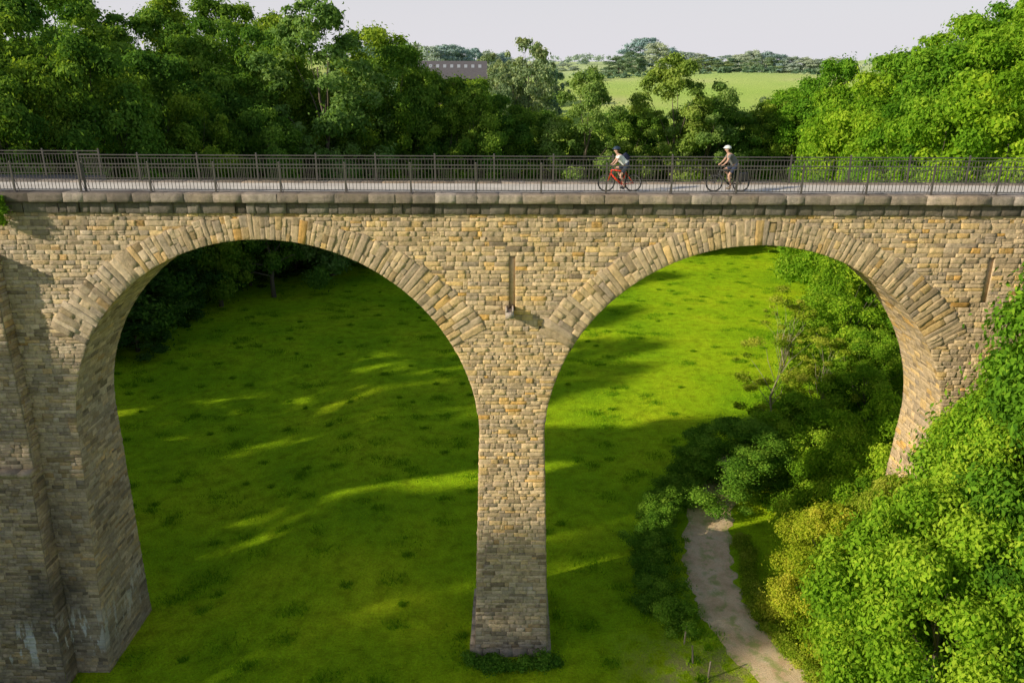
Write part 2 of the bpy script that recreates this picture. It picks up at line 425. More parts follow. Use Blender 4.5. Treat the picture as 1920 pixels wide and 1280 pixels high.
def plain_boxes(boxes,j=.01):
    mb=MB()
    for lo,hi in boxes: mb.box(lo,hi,j)
    V=np.array(mb.v); F=np.array(mb.f); n=len(boxes)
    return V,F,np.repeat(np.clip(rng.normal(.55,.2,n),0,1),8),np.repeat(rng.uniform(.1,.7,n),8),np.repeat(rng.uniform(0,.2,n),8)
bx=[]
x=BX0-.08
while x<BX1+.0:
    w=min(random.uniform(.7,1.1),BX1+.08-x); bx.append(((x,-.92,18.62),(x+w-.02,.05,18.9)))
    bx.append(((x,-1.12,9.48),(x+w-.02,-.4,9.7))); x+=w
bt.add(plain_boxes(bx))
obj("buttress",bt.mesh("buttress",M_stone),VIA)
def plinth(part,x0,x1):
    b=[];x=x0
    while x<x1-.05:
        w=min(random.uniform(.5,.9),x1-x); b.append(((x,-.74,-.4),(x+w-.015,-.3,.32))); x+=w
    for xx in (x0,x1-.3):
        y=-.3
        while y<W+.5: b.append(((xx,y,-.4),(xx+.3,y+.7,.32))); y+=.72
    part.add(plain_boxes(b,.015))
plinth(jamb[2],-1.92,1.88)
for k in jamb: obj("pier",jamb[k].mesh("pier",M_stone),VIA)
def attrs_const(n,t,h,j): return {"tone":('POINT',np.full(n,t)),"hue":('POINT',np.full(n,h)),"joint":('POINT',np.full(n,j))}
for ii,(s0,s1,sz0,sz1) in enumerate(SL):
    mb=MB(); mb.box((s0-.02,.09,sz0-.25),(s1+.02,.3,sz1+.3)); mb.box((s0-.06,.003,sz0-.25),(s0-.001,.09,sz1+.3)); mb.box((s1+.001,.003,sz0-.25),(s1+.06,.09,sz1+.3))
    obj("drain_recess",np_mesh("drain_recess",mb.v,mb.f,M_stone,attrs_const(len(mb.v),.9,.3,.0)),VIA)
    if ii: continue
    mb=MB(); c=(s0+s1)/2-.1
    mb.box((c-.17,-.62,sz0-.26),(c+.17,.1,sz0-.0),.008); mb.box((c-.17,-.62,sz0+.001),(c-.09,.1,sz0+.12),.004); mb.box((c+.09,-.62,sz0+.001),(c+.17,.1,sz0+.12),.004)
    obj("drain_spout",np_mesh("drain_spout",mb.v,mb.f,M_cope,attrs_const(len(mb.v),1.,.3,0)),VIA)
TONE=np.clip(np.random.default_rng(8).normal(.55,.25,900),0,1); HUE=np.random.default_rng(9).uniform(.1,.6,900)
def ledge(name,y0,z0,z1,mat,w0,w1,inn,rgh,yback,ro1=.016,e=.02):
    r=[];x=XL
    while x<XR: w=random.uniform(w0,w1); r.append((x,x+w,x,x+w,0,1)); x+=w
    r=np.array(r); L1=z1-z0; D=yback-y0
    p=Part(); off=np.random.default_rng(3).uniform(-rgh,rgh,len(r))
    st=rng.bit_generator.state
    def mf(u,v):
        P_=np.stack([u,y0+off[:,None,None]+0*u,z0+(v)*L1],-1); N_=np.zeros(P_.shape); N_[...,1]=-1; return P_,N_
    def mt(u,v):
        P_=np.stack([u,y0+off[:,None,None]*(1-v)+v*D,z1+0*u],-1); N_=np.zeros(P_.shape); N_[...,2]=1; return P_,N_
    def mu(u,v):
        P_=np.stack([u,yback-v*D+off[:,None,None]*v,z0+0*u],-1); N_=np.zeros(P_.shape); N_[...,2]=-1; return P_,N_
    for f,i_,ro in ((mf,inn,ro1),(mt,(0,.006),.004),(mu,(0,.006),.004)):
        rng.bit_generator.state=st
        q=list(stones(r,f,border=0,inner=i_,rough=ro,e=e,tilt=.012)); q[2]=np.repeat(TONE[:len(r)],42); q[3]=np.repeat(HUE[:len(r)],42); p.add(tuple(q))
    return obj(name,p.mesh(name,mat),VIA)
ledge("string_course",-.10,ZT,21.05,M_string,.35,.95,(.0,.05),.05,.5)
ledge("coping",-.34,21.055,21.395,M_cope,.7,1.4,(.004,.022),.02,.43,.012,.012)
def blocks(y0,y1,z0,z1,w0,w1,j,mat,name,jy=.03,bw=.015):
    b=[];x=XL
    while x<XR:
        w=random.uniform(w0,w1); d=random.uniform(-jy,jy); b.append(((x,y0+d,z0),(x+w-.01,y1,z1))); x+=w
    p=Part(); p.add(plain_boxes(b,j)); me=p.mesh(name,mat)
    o=obj(name,me,VIA); bv=o.modifiers.new("bevel",'BEVEL'); bv.width=bw; bv.segments=2; return o
blocks(W-.42,W+.36,20.6,21.40,.9,1.5,.012,M_cope,"coping",.02)
mb=MB(); mb.box((-34,W+.3,20.5),(-18.4,W+1.9,21.385))
obj("refuge_platform",np_mesh("refuge_platform",mb.v,mb.f,M_cope,attrs_const(8,.5,.4,0)),VIA)
m,nt,out=newmat("deck_asphalt"); P=pos(nt); n1=noise(nt,.9,6,P); n2=noise(nt,30,4,P)
c=ramp(nt,n1,[(.3,(.58,.52,.46)),(.6,(.72,.66,.59))]); c=mix(nt,1.0,c,ramp(nt,n2,[(.3,.8),(.7,1.15)]),'MULTIPLY')
principled(nt,out,c,.9,n2,.3,.01)
mb=MB(); mb.box((XL,.435,20.7),(XR,W-.43,21.37)); o=obj("cycle_path",mb.mesh("cycle_path",m)); top(o,"pale grey cycle path along the viaduct deck","cycle path",kind="structure")
# ------------------------------------------------------------------ railings
def bar_panel(L,name="baluster_panel",sp=.135):
    mb=MB(); n=int(L/sp)
    for k in range(1,n):
        x=L*k/n; mb.box((x-.009,-.009,.10),(x+.009,.009,.93))
    return mb.mesh(name,M_iron)
def post_mesh():
    mb=MB(); mb.box((-.032,-.032,0),(.032,.032,1.13)); mb.box((-.07,-.07,0),(.07,.07,.02)); mb.ell((0,0,1.15),(.04,.04,.035))
    mb.tube([(0,.32,.0),(0,.0,.62)],.013,6)
    return mb.mesh("post",M_iron)
PM=post_mesh()
def railing(p0,p1,z,nb,label):
    p0=Vector(p0);p1=Vector(p1);L=(p1-p0).length; ang=math.atan2(p1.y-p0.y,p1.x-p0.x)
    e=empty("iron_railing",(p0.x,p0.y,z)); e.rotation_euler=(0,0,ang); top(e,label,"railing",group="iron railings along the viaduct deck")
    mb=MB(); mb.box((-.03,-.03,1.055),(L+.03,.03,1.09)); obj("handrail",mb.mesh("handrail",M_iron),e)
    for zz in (.93,.085):
        mb=MB(); mb.box((0,-.02,zz),(L,.02,zz+.028)); obj("rail",mb.mesh("rail",M_iron),e)
    b=L/nb; pm=bar_panel(b)
    for k in range(nb+1): obj("post",PM,e,(b*k,0,0))
    for k in range(nb): obj("baluster_panel",pm,e,(b*k,0,0))
railing((-16.6,.02),(-16.6+2.53*20,.02),21.40,20,"dark iron baluster railing on the stone coping facing the valley")
railing((-32.2,-.06),(-16.75,-.06),21.40,6,"dark iron railing above the broad buttressed pier")
railing((-18.5,W-.02),(-18.5+2.53*21,W-.02),21.40,21,"dark iron baluster railing along the rear edge of the deck")
railing((-33.5,W+1.75),(-18.5,W+1.75),21.385,6,"dark iron railing round the refuge platform")
# ------------------------------------------------------------------ foliage
def crown_clumps(n,seed,shape,R,z0,z1,rr=(.09,.25)):
    r=np.random.default_rng(seed); C=[];RR=[]
    ph=r.uniform(0,6.28,6)
    while len(C)<n:
        t=r.uniform(0,1)**.85; a=r.uniform(0,2*math.pi)
        if shape=='round': w=math.sqrt(max(0,1-(1.8*t-.75)**2/1.25))
        elif shape=='tall': w=(math.sin(math.pi*min(1,t*.86+.12)))**.5*(1-.22*t)
        elif shape=='cone': w=(1-t)**.75*1.05+.06
        elif shape=='dome': w=math.sqrt(max(0,1-t*t*.97))
        lump=1+.22*math.sin(2*a+ph[0]+3*t)+.2*math.sin(3*a+ph[1]-5*t)+.12*math.sin(5*a+ph[2]+7*t)
        rad=R*w*lump*math.sqrt(r.uniform(.3,1.0))*.92
        C.append((rad*math.cos(a),rad*math.sin(a),z0+(z1-z0)*t)); RR.append(R*r.uniform(*rr)*(1-.25*t))
    return np.array(C),np.array(RR)
def leaf_mesh(name,C,RR,nleaf,size,seed,mat,flat=.75,tv=.17):
    r=np.random.default_rng(seed); n=len(C)
    wts=RR**2; wts=wts/wts.sum(); k=r.choice(n,nleaf,p=wts)
    d=r.normal(size=(nleaf,3)); d[:,2]+=.35
    ctr=C.mean(axis=0); outw=C[k]-ctr; outw/=np.linalg.norm(outw,axis=1)[:,None]+1e-6
    d+=outw*.7; d/=np.linalg.norm(d,axis=1)[:,None]
    rad=RR[k]*r.uniform(.2,1.2,nleaf)**.6
    stray=r.random(nleaf)<.16; rad=np.where(stray,rad*r.uniform(1.1,1.7,nleaf),rad)
    p=C[k]+d*rad[:,None]*np.array([1.15,1.15,flat])
    nrm=d+r.normal(size=(nleaf,3))*.6; nrm[:,2]+=.25; nrm/=np.linalg.norm(nrm,axis=1)[:,None]
    t=np.cross(nrm,r.normal(size=(nleaf,3))); t/=np.linalg.norm(t,axis=1)[:,None]+1e-6; b=np.cross(nrm,t)
    s=size*r.uniform(.6,1.35,nleaf)[:,None]
    V=np.stack([p-t*s,p-b*s*.52+nrm*s*.12,p+t*s,p+b*s*.52+nrm*s*.12],1).reshape(-1,3)
    F=np.arange(nleaf*4).reshape(-1,4)
    ct=r.normal(.5,tv,n)
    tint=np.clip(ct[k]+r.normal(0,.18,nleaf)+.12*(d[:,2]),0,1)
    return np_mesh(name,V,F,mat,{"tint":('FACE',tint)})
def trunk_mesh(C,RR,H,r0,seed,mat,nl=12,lean=.04,ttop=.78):
    r=random.Random(seed); mb=MB(); pts=[];rad=[]
    for i in range(8):
        t=i/7; pts.append((r.uniform(-1,1)*lean*H*t,r.uniform(-1,1)*lean*H*t,-.4+t*ttop*H)); rad.append(r0*(1-t*.86)+(.25*r0 if i==0 else 0))
    mb.tube(pts,rad,8)
    ids=r.sample(range(len(C)),min(nl,len(C)))
    for i in ids:
        c=Vector(C[i]); zt=max(.12*H,min(ttop*H*.9,c.z*.62)); j=min(6,int((zt+.4)/(ttop*H)*7)); f=(zt+.4)/(ttop*H)*7-j
        s=Vector(pts[j]).lerp(Vector(pts[j+1]),max(0,min(1,f))); rb=rad[j]*.42
        m1=s.lerp(c,.4)+Vector((r.uniform(-.3,.3),r.uniform(-.3,.3),.06*H*.5)); m2=s.lerp(c,.75)+Vector((r.uniform(-.3,.3),r.uniform(-.3,.3),.02*H))
        mb.tube([s,m1,m2,c],[rb,rb*.7,rb*.4,rb*.15],6)
    return mb.mesh("trunk",mat,True)
PROTO={}
def proto(key,H,R,shape,ncl,nleaf,size,seed,mat,low=.12,r0=.3,bark=M_bark,nl=12,rr=(.09,.25),tv=.17):
    C,RR=crown_clumps(ncl,seed,shape,R,low*H+R*.1,H-R*.12,rr)
    PROTO[key]=(leaf_mesh("crown",C,RR,nleaf,size,seed+1,mat,tv=tv),trunk_mesh(C,RR,H,r0,seed,bark,nl),H,R)
NL=50000
for i,(sh,n) in enumerate([('round',100),('tall',110),('round',120),('round',88),('round',76)]):
    proto('A%d'%i,20,6,sh,n,NL,.165,100+i,M_leafA,low=.05,rr=(.10,.30))
for i,(sh,n) in enumerate([('round',105),('tall',105),('round',125)]):
    proto('B%d'%i,20,6,sh,n,NL,.165,200+i,M_leafB,low=.05,rr=(.09,.28))
proto('B3',20,6,'round',100,NL,.165,210,M_leafG,low=.05,rr=(.09,.28))
for i,(sh,n) in enumerate([('tall',120),('round',76)]):
    proto('P%d'%i,20,5.5,sh,n,42000,.16,300+i,M_leafP,low=.06)
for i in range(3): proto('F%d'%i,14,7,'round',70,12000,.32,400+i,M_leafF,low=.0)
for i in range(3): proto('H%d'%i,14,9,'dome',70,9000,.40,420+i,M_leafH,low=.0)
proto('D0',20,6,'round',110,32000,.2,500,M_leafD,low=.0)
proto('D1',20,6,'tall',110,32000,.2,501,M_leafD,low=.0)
proto('N0',14,4.5,'cone',150,120000,.10,600,M_leafB,low=.06,r0=.22,rr=(.08,.30),tv=.2)
proto('N2',14,4.5,'cone',130,110000,.10,605,M_leafG,low=.06,r0=.22,rr=(.08,.30),tv=.2)
proto('N1',11,5,'round',150,140000,.10,601,M_leafB,low=.03,r0=.2,rr=(.08,.27),tv=.2)
proto('N3',11,5,'round',140,130000,.10,606,M_leafG,low=.03,r0=.2,rr=(.08,.27),tv=.2)
proto('Y0',6,3.4,'dome',150,100000,.060,610,M_leafY,low=.0,r0=.12,rr=(.07,.25),tv=.2)
proto('G0',6,3.4,'dome',130,80000,.07,611,M_leafB,low=.0,r0=.12,rr=(.07,.25),tv=.2)
proto('K0',6,3.4,'dome',130,70000,.07,612,M_leafC,low=.0,r0=.12)
proto('K1',14,5,'round',130,90000,.105,613,M_leafB,low=.0,r0=.2,rr=(.08,.27))
proto('T0',13,2.2,'tall',60,13000,.08,614,M_leafY,low=.12,r0=.09,bark=M_barkp,nl=34)
ntree=0
def tree(key,x,y,H,R,label,name="deciduous_tree",cat="tree",group=None,rot=None,dz=-.1):
    global ntree; ntree+=1
    cm,tm,h0,r0=PROTO[key]
    e=empty(name,(x,y,tz(x,y)+dz)); e.rotation_euler=(0,0,random.uniform(0,6.28) if rot is None else rot)
    top(e,label,cat,group)
    for nm_,me in (("trunk",tm),("crown",cm)):
        o=bpy.data.objects.new(nm_,me); o.parent=e; o.scale=(R/r0,R/r0*random.uniform(.92,1.08),H/h0); COL.objects.link(o)
    return e
def pol(key,bt,D,slope,R,label,**k):
    x=bt*D; y=D-31.2; H=26+slope*D-tz(x,y); return tree(key,x,y,max(H,3),R,label,**k)
wl="tall leafy deciduous tree in the valley wood"
WOOD=[(-.63,80,.06,6.5),(-.60,90,.088,7),(-.54,98,.095,7.5),(-.50,76,.035,5.5),(-.47,108,.045,6),(-.445,122,.062,7),(-.40,130,.078,7),(-.335,137,.074,8.5),
(-.37,108,.035,6),(-.42,92,.016,6),(-.30,115,.045,6),(-.275,110,.018,6),(-.165,118,.045,7),(-.18,110,.005,5),(-.14,112,.025,5.5),(-.11,120,.0,5.5),(-.083,118,-.006,5.5),
(-.05,112,-.018,5),(-.02,125,-.030,5),(.006,118,-.042,4.5),(.032,125,-.048,4.5),(.056,120,-.055,4.5),(.146,126,-.045,5),(.235,130,-.03,5),(.265,126,-.045,4.5),(.30,126,-.05,4.5),(.325,126,-.035,5),
(-.56,74,.01,5),(-.62,70,-.0,5),(-.33,102,-.005,5.5),(-.29,132,.060,7),(-.24,112,-.02,5),(-.12,112,-.03,4.5),(-.08,112,-.035,4.5),(.11,128,-.05,5),(.17,130,-.055,5),(.21,130,-.055,5),
(-.47,84,.0,5),(-.52,116,.082,7),(-.36,122,.055,6.5),(-.02,114,-.055,4.5),(.27,132,-.05,5),(-.08,135,-.012,5.5),(-.11,138,-.010,5),(-.05,134,-.012,5),(-.28,112,.03,5),(-.38,88,-.03,4.5),(-.31,92,-.045,4.5)]
for i,(b,D,s,R) in enumerate(WOOD):
    pol(random.choice(['A0','A1','A2','A3','A4','A2']),b,D,s,R*1.18,wl,group="trees of the valley wood")
pol('P0',-.232,103,.082,9.0,"large pale-leaved poplar towering above the wood",name="poplar_tree")
pol('P0',.09,114,.004,6.2,"sunlit pale green tree standing at the wood edge",name="poplar_tree")
pol('P0',.192,119,.020,7.4,"open-crowned pale willow with visible limbs",name="willow_tree")
pol('P1',.238,119,-.010,6.0,"pale leafy willow at the wood edge",name="willow_tree")
RF=[(.335,126,-.03,5.5),(.40,92,-.018,5.5),(.385,122,.012,6),(.43,88,.006,6),(.45,107,.026,6.5),(.475,92,.022,6.5),(.50,112,.048,7),(.52,80,.03,6),(.55,97,.062,7),(.58,76,.05,6),
(.61,100,.092,7.5),(.64,82,.085,6.5),(.48,76,-.03,5),(.45,78,-.05,5),(.53,65,-.02,5),(.60,62,.01,5.5),(.66,72,.07,6),(.58,112,.075,7),(.35,130,-.02,6)]
for i,(b,D,s,R) in enumerate(RF):
    pol(random.choice(['B0','B1','B2','B3']),b,D,s,R*1.1,"bright green broadleaf tree on the wooded bank",group="trees of the sunlit bank")
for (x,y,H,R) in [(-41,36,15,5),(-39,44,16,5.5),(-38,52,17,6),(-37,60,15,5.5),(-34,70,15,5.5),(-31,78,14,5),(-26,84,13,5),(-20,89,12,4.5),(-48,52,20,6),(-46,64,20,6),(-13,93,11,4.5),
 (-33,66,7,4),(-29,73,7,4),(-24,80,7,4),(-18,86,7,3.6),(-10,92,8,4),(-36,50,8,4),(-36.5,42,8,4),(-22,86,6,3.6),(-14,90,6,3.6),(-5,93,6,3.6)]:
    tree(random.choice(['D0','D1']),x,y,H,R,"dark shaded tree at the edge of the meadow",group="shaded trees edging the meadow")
for (x,y,H,R) in [(-50,-9,25,4.8),(-54,14,28,5.2),(-50,26,25,4.6),(-58,34,28,5.5),(-48,-17,25,5),(-52,-26,28,6),(-44,-34,24,6),(-66,1,29,5),(-62,20,28,5),(-60,-16,27,6),(-40,-48,24,6),
 (-39,-17,20,4.2),(-33,-24,15,4.2),(-43,-10,19,4),(-49,10,20,3.8),(-55,44,27,5.5),(-46,36,20,4.6),(-57,24,29,4.4),(-45,19,15,3.6),(-60,50,27,6),(-57,-6,16,3.2),(-54,-3,14,2.2)]:
    tree(random.choice(['A0','A2','A3']),x,y,H,R,"tall tree of the wood beside the viaduct",group="trees of the wood beside the viaduct")
# bank shrubs and trees at the right-hand piers
tree('N2',19.0,-5.0,20.4-tz(19,-5),4.6,"tall bright green maple climbing beside the pier",name="maple_tree")
tree('N0',23.2,-3.5,21-tz(23.2,-3.5),4.6,"tall bright green maple beside the pier",name="maple_tree")
tree('N0',17.7,-4.0,15.0-tz(17.7,-4),3.4,"bright green young maple in front of the pier",name="maple_tree")
tree('N1',15.7,-7.0,12.6-tz(15.7,-7),4.2,"broad bright green maple on the bank above the track",name="maple_tree")
tree('N3',20.5,-9.5,14-tz(20.5,-9.5),4.6,"broad mid-green maple on the bank",name="maple_tree")
tree('Y0',15.1,1.4,6.8,3.2,"yellow-green hawthorn shrub overhanging the track",name="hawthorn_shrub",cat="shrub")
tree('Y0',17.4,.4,8.6,3.0,"yellow-green hawthorn shrub against the pier foot",name="hawthorn_shrub",cat="shrub")
tree('Y0',15.7,-3.0,4.6,2.2,"yellow-green flowering shrub on the track bank",name="hawthorn_shrub",cat="shrub")
tree('G0',15.0,-4.8,2.8,1.4,"bright green bramble shrub on the track bank",name="bramble_shrub",cat="shrub")
tree('G0',16.6,-1.6,6.8,2.4,"bright green shrub on the track bank",name="bank_shrub",cat="shrub")
tree('K0',18.4,-2.2,9.9-tz(18.4,-2.2),3.0,"mid-green shrub growing against the pier foot",name="bank_shrub",cat="shrub")
tree('K0',14.9,15.0,5.0,3.7,"dark spreading thorn shrub beside the track",name="thorn_shrub",cat="shrub")
tree('G0',18.8,16,6.2,3.6,"green shrub below the young trees",name="bank_shrub",cat="shrub")
tree('T0',18.9,22,12,2.6,"slender pale-stemmed young tree with thin yellow leaves",name="young_tree")
tree('T0',20.8,19,10,2.2,"slender pale-stemmed young tree",name="young_tree")
tree('K1',25.2,25,13.6,4.6,"dense green tree behind the arch",name="broadleaf_tree")
tree('K1',28.6,30,14.5,4.8,"tall dense green tree behind the arch",name="broadleaf_tree")
tree('K1',29,22,12,4.6,"dense green tree behind the arch",name="broadleaf_tree")
tree('K1',24.0,18.5,9.5,3.6,"low dense green tree behind the arch",name="broadleaf_tree")
tree('K1',36,34,12,5.0,"dense green tree behind the arch",name="broadleaf_tree")
tree('G0',21.0,9.5,8.5,3.8,"green shrub behind the pier",name="bank_shrub",cat="shrub")
# distant hill trees
FT=[(-.135,260,.028,9),(-.16,300,.032,10),(-.19,320,.03,10),(.02,236,.036,9),(.0,250,.008,6),(.042,250,.006,5),(-.02,262,.006,5),(.09,380,-.0,4),(.305,262,-.03,3.2),(.125,420,.013,9),(.14,480,.02,11),
(-.03,300,.018,6),(-.012,290,.012,6),(.228,460,.014,11),(.25,470,.013,10),(.296,520,.014,11),(-.125,205,-.010,5),(-.02,222,.002,5),(.05,290,-.003,5)]
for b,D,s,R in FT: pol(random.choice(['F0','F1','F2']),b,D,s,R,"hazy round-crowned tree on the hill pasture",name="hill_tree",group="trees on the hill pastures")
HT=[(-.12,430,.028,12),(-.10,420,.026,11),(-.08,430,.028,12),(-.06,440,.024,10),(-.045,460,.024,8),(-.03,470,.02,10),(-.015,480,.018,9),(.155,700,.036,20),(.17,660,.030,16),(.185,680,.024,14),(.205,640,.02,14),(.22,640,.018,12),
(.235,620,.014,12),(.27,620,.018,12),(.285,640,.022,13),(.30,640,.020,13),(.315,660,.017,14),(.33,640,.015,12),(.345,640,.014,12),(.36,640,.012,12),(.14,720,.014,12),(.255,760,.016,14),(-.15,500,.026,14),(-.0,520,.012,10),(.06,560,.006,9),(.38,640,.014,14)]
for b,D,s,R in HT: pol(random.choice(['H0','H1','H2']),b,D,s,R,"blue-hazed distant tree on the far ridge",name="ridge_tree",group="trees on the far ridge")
def hedge(pts,w,h,n,nleaf,size,mat,seed,name,rr=(.16,.38)):
    cl=crom(pts,24); r=np.random.default_rng(seed)
    seg=np.concatenate([[0],np.cumsum(np.linalg.norm(np.diff(cl,axis=0),axis=1))]); q=np.linspace(0,seg[-1],n)
    cx=np.interp(q,seg,cl[:,0]); cy=np.interp(q,seg,cl[:,1])
    C=[];RR=[]
    for i in range(n):
        x=cx[i]+r.normal(0,w*.28); y=cy[i]+r.normal(0,w*.28); hh=h*(.85+.12*math.sin(i*.02)+.15*r.random())
        C.append((x,y,tz(x,y)+r.uniform(.05,1)*hh)); RR.append(r.uniform(*rr))
    return obj(name,leaf_mesh(name,np.array(C),np.array(RR),nleaf,size,seed,mat))
o=hedge([(14.2,21),(12.2,17.5),(10.4,14.0),(9.1,11.4),(8.3,9.0),(7.75,6.8),(7.5,4.8),(7.7,3.0),(8.3,1.2)],1.7,1.35,640,170000,.052,M_leafC,31,"hedge",(.2,.45))
top(o,"overgrown green hedge curving along the farm track","hedge")
o=hedge([(-1.9,-1.2),(-.5,-1.5),(.8,-1.45),(2.1,-1.2)],.4,.4,34,9000,.06,M_leafC,32,"ivy_bush"); top(o,"low green ivy clump at the pier foot","shrub")
o=hedge([(14.7,-7),(14.3,-4.0),(13.2,-.5),(12.6,2.5),(12.9,6),(13.6,9)],.7,.5,200,65000,.045,M_leafY,34,"verge_bush"); top(o,"tangled yellow-green verge plants beside the track","verge plants",kind="stuff")
C=np.array([(-19.95+random.uniform(-.45,.45),-.55+random.uniform(-.15,.1),20.85+random.uniform(-.6,.35)) for _ in range(16)])
o=obj("ivy_plant",leaf_mesh("ivy_plant",C,np.full(16,.2),4500,.045,77,M_leafC)); top(o,"small green ivy plant hanging from the coping","plant")
def massline(pts,w,h,n,nleaf,size,mat,seed,name,label,cat):
    cl=crom(pts,20); r=np.random.default_rng(seed); k=r.integers(0,len(cl),n); C=[];RR=[]
    for i in k:
        x=cl[i][0]+r.normal(0,w*.4); y=cl[i][1]+r.normal(0,w*.4); C.append((x,y,tz(x,y)+r.uniform(0,1)*h)); RR.append(h*r.uniform(.25,.5))
    o=obj(name,leaf_mesh(name,np.array(C),np.array(RR),nleaf,size,seed,mat)); top(o,label,cat,kind="stuff")
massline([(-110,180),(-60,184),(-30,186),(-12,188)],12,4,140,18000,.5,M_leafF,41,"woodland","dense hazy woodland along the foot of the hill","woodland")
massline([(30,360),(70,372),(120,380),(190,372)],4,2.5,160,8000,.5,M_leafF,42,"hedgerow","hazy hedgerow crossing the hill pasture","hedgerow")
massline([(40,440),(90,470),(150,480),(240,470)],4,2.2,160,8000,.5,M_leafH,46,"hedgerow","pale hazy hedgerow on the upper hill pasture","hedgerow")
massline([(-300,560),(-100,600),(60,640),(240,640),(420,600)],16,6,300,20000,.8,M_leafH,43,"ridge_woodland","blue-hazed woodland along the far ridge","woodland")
massline([(-140,130),(-90,118),(-40,112),(0,106),(40,112),(60,108)],10,11,300,60000,.28,M_leafA,44,"undergrowth","dark undergrowth beneath the valley wood","undergrowth")
# ------------------------------------------------------------------ grass
def grass(n,size,xr,yr,seed,name,label,clus=None,mat=None):
    r=np.random.default_rng(seed)
    if clus is None: x=r.uniform(*xr,n); y=yr[0]+(yr[1]-yr[0])*r.uniform(0,1,n)**1.3
    else:
        cx=r.uniform(*xr,clus); cy=yr[0]+(yr[1]-yr[0])*r.uniform(0,1,clus)**1.2; cs=r.uniform(.08,.55,clus)**1.2; k=r.integers(0,clus,n)
        x=cx[k]+r.normal(0,1,n)*cs[k]*1.3; y=cy[k]+r.normal(0,1,n)*cs[k]
    keep=~((np.abs(x)<2.1)&(y>-.95)&(y<4.3)); 
    dmin=np.min(np.hypot(x[:,None]-cl[None,::6,0],y[:,None]-cl[None,::6,1]),axis=1); keep&=dmin>1.25
    x=x[keep];y=y[keep];n=len(x); z=terrain(x,y)-.02
    a=r.uniform(0,6.28,n); h=size*r.uniform(.5,1.4,n); w=size*.16*r.uniform(.6,1.3,n); le=r.normal(0,.45,(n,2))*h[:,None]
    V=np.stack([np.stack([x-np.cos(a)*w,y-np.sin(a)*w,z],1),np.stack([x+np.cos(a)*w,y+np.sin(a)*w,z],1),np.stack([x+le[:,0],y+le[:,1],z+h],1)],1).reshape(-1,3)
    me=np_mesh(name,V,np.arange(n*3).reshape(-1,3),mat,{"tint":('FACE',r.uniform(0,1,n))})
    o=obj(name,me); top(o,label,"grass",kind="stuff")
M_grass=leaf_mat("grass_blades",[(0,(.20,.42,.01)),(.5,(.42,.64,.014)),(1,(.66,.78,.03))],.4)
M_tuft=leaf_mat("coarse_grass_tufts",[(0,(.12,.28,.01)),(.6,(.24,.44,.015)),(1,(.46,.60,.03))],.35)
grass(320000,.13,(-42,45),(-6,90),51,"meadow_grass","short green meadow grass beneath the viaduct",mat=M_grass)
grass(120000,.20,(-40,42),(-3,92),52,"grass_tufts","scattered darker coarse grass tufts in the meadow",clus=900,mat=M_tuft)
# ------------------------------------------------------------------ barn
B=empty("farm_barn",(-16.5,199,tz(-16.5,199)-.5)); top(B,"long low brown farm barn with white roof lights","barn")
bz=20.6-tz(-16.5,199)+.5
B.rotation_euler=(0,0,.05)
M_bw=simple("barn_boards",(.09,.075,.07),.8); M_br=simple("barn_roof",(.12,.11,.12),.9,scale=2); M_rl=simple("roof_light",(.34,.36,.40),.5,var=.05)
hl=9.4
mb=MB(); mb.box((-hl+.6,-6,0),(hl-.6,6,bz+3)); obj("wall",mb.mesh("wall",M_bw),B)
mb=MB(); zz=bz+3
mb.add([(-hl,-6.8,zz-.2),(hl,-6.8,zz-.2),(hl,0,zz+4.3),(-hl,0,zz+4.3),(-hl,6.8,zz-.2),(hl,6.8,zz-.2),(-hl,-6.8,zz-.35),(hl,-6.8,zz-.35),(-hl,6.8,zz-.35),(hl,6.8,zz-.35)],[(0,1,2,3),(3,2,5,4),(0,6,7,1),(4,5,9,8),(6,8,9,7),(0,3,4,8,6),(1,7,9,5,2)])
RO=obj("roof",mb.mesh("roof",M_br),B)
for k in range(9):
    mb=MB(); x=-hl+1.6+k*1.9; f=lambda t:(-6.8+6.8*t, zz-.2+4.5*t+.06)
    (ya,za),(yb_,zb)=f(.60),f(.78); mb.add([(x-.42,ya,za),(x+.42,ya,za),(x+.42,yb_,zb),(x-.42,yb_,zb)],[(0,1,2,3)]); obj("roof_light",mb.mesh("roof_light",M_rl),RO)
# ------------------------------------------------------------------ fence
FE=empty("wire_fence",(8.4,.6,tz(8.4,.6))); top(FE,"leaning wooden posts of a wire stock fence","fence")
fp=[(-.1,-.4,1.0,.03),(.05,-1.7,1.0,-.12),(.5,-2.7,.95,.05)]
for (x,y,h,l) in fp:
    mb=MB(); mb.tube([(0,0,-.2),(l*.5,0,h*.5),(l,l*.3,h)],[.05,.045,.04],8); obj("post",mb.mesh("post",M_wood),FE,(x,y,0))
for zz in (.5,.8):
    mb=MB(); mb.tube([(x+l*zz/h,y,zz) for (x,y,h,l) in fp],.003,5); obj("wire",mb.mesh("wire",M_wire),FE)
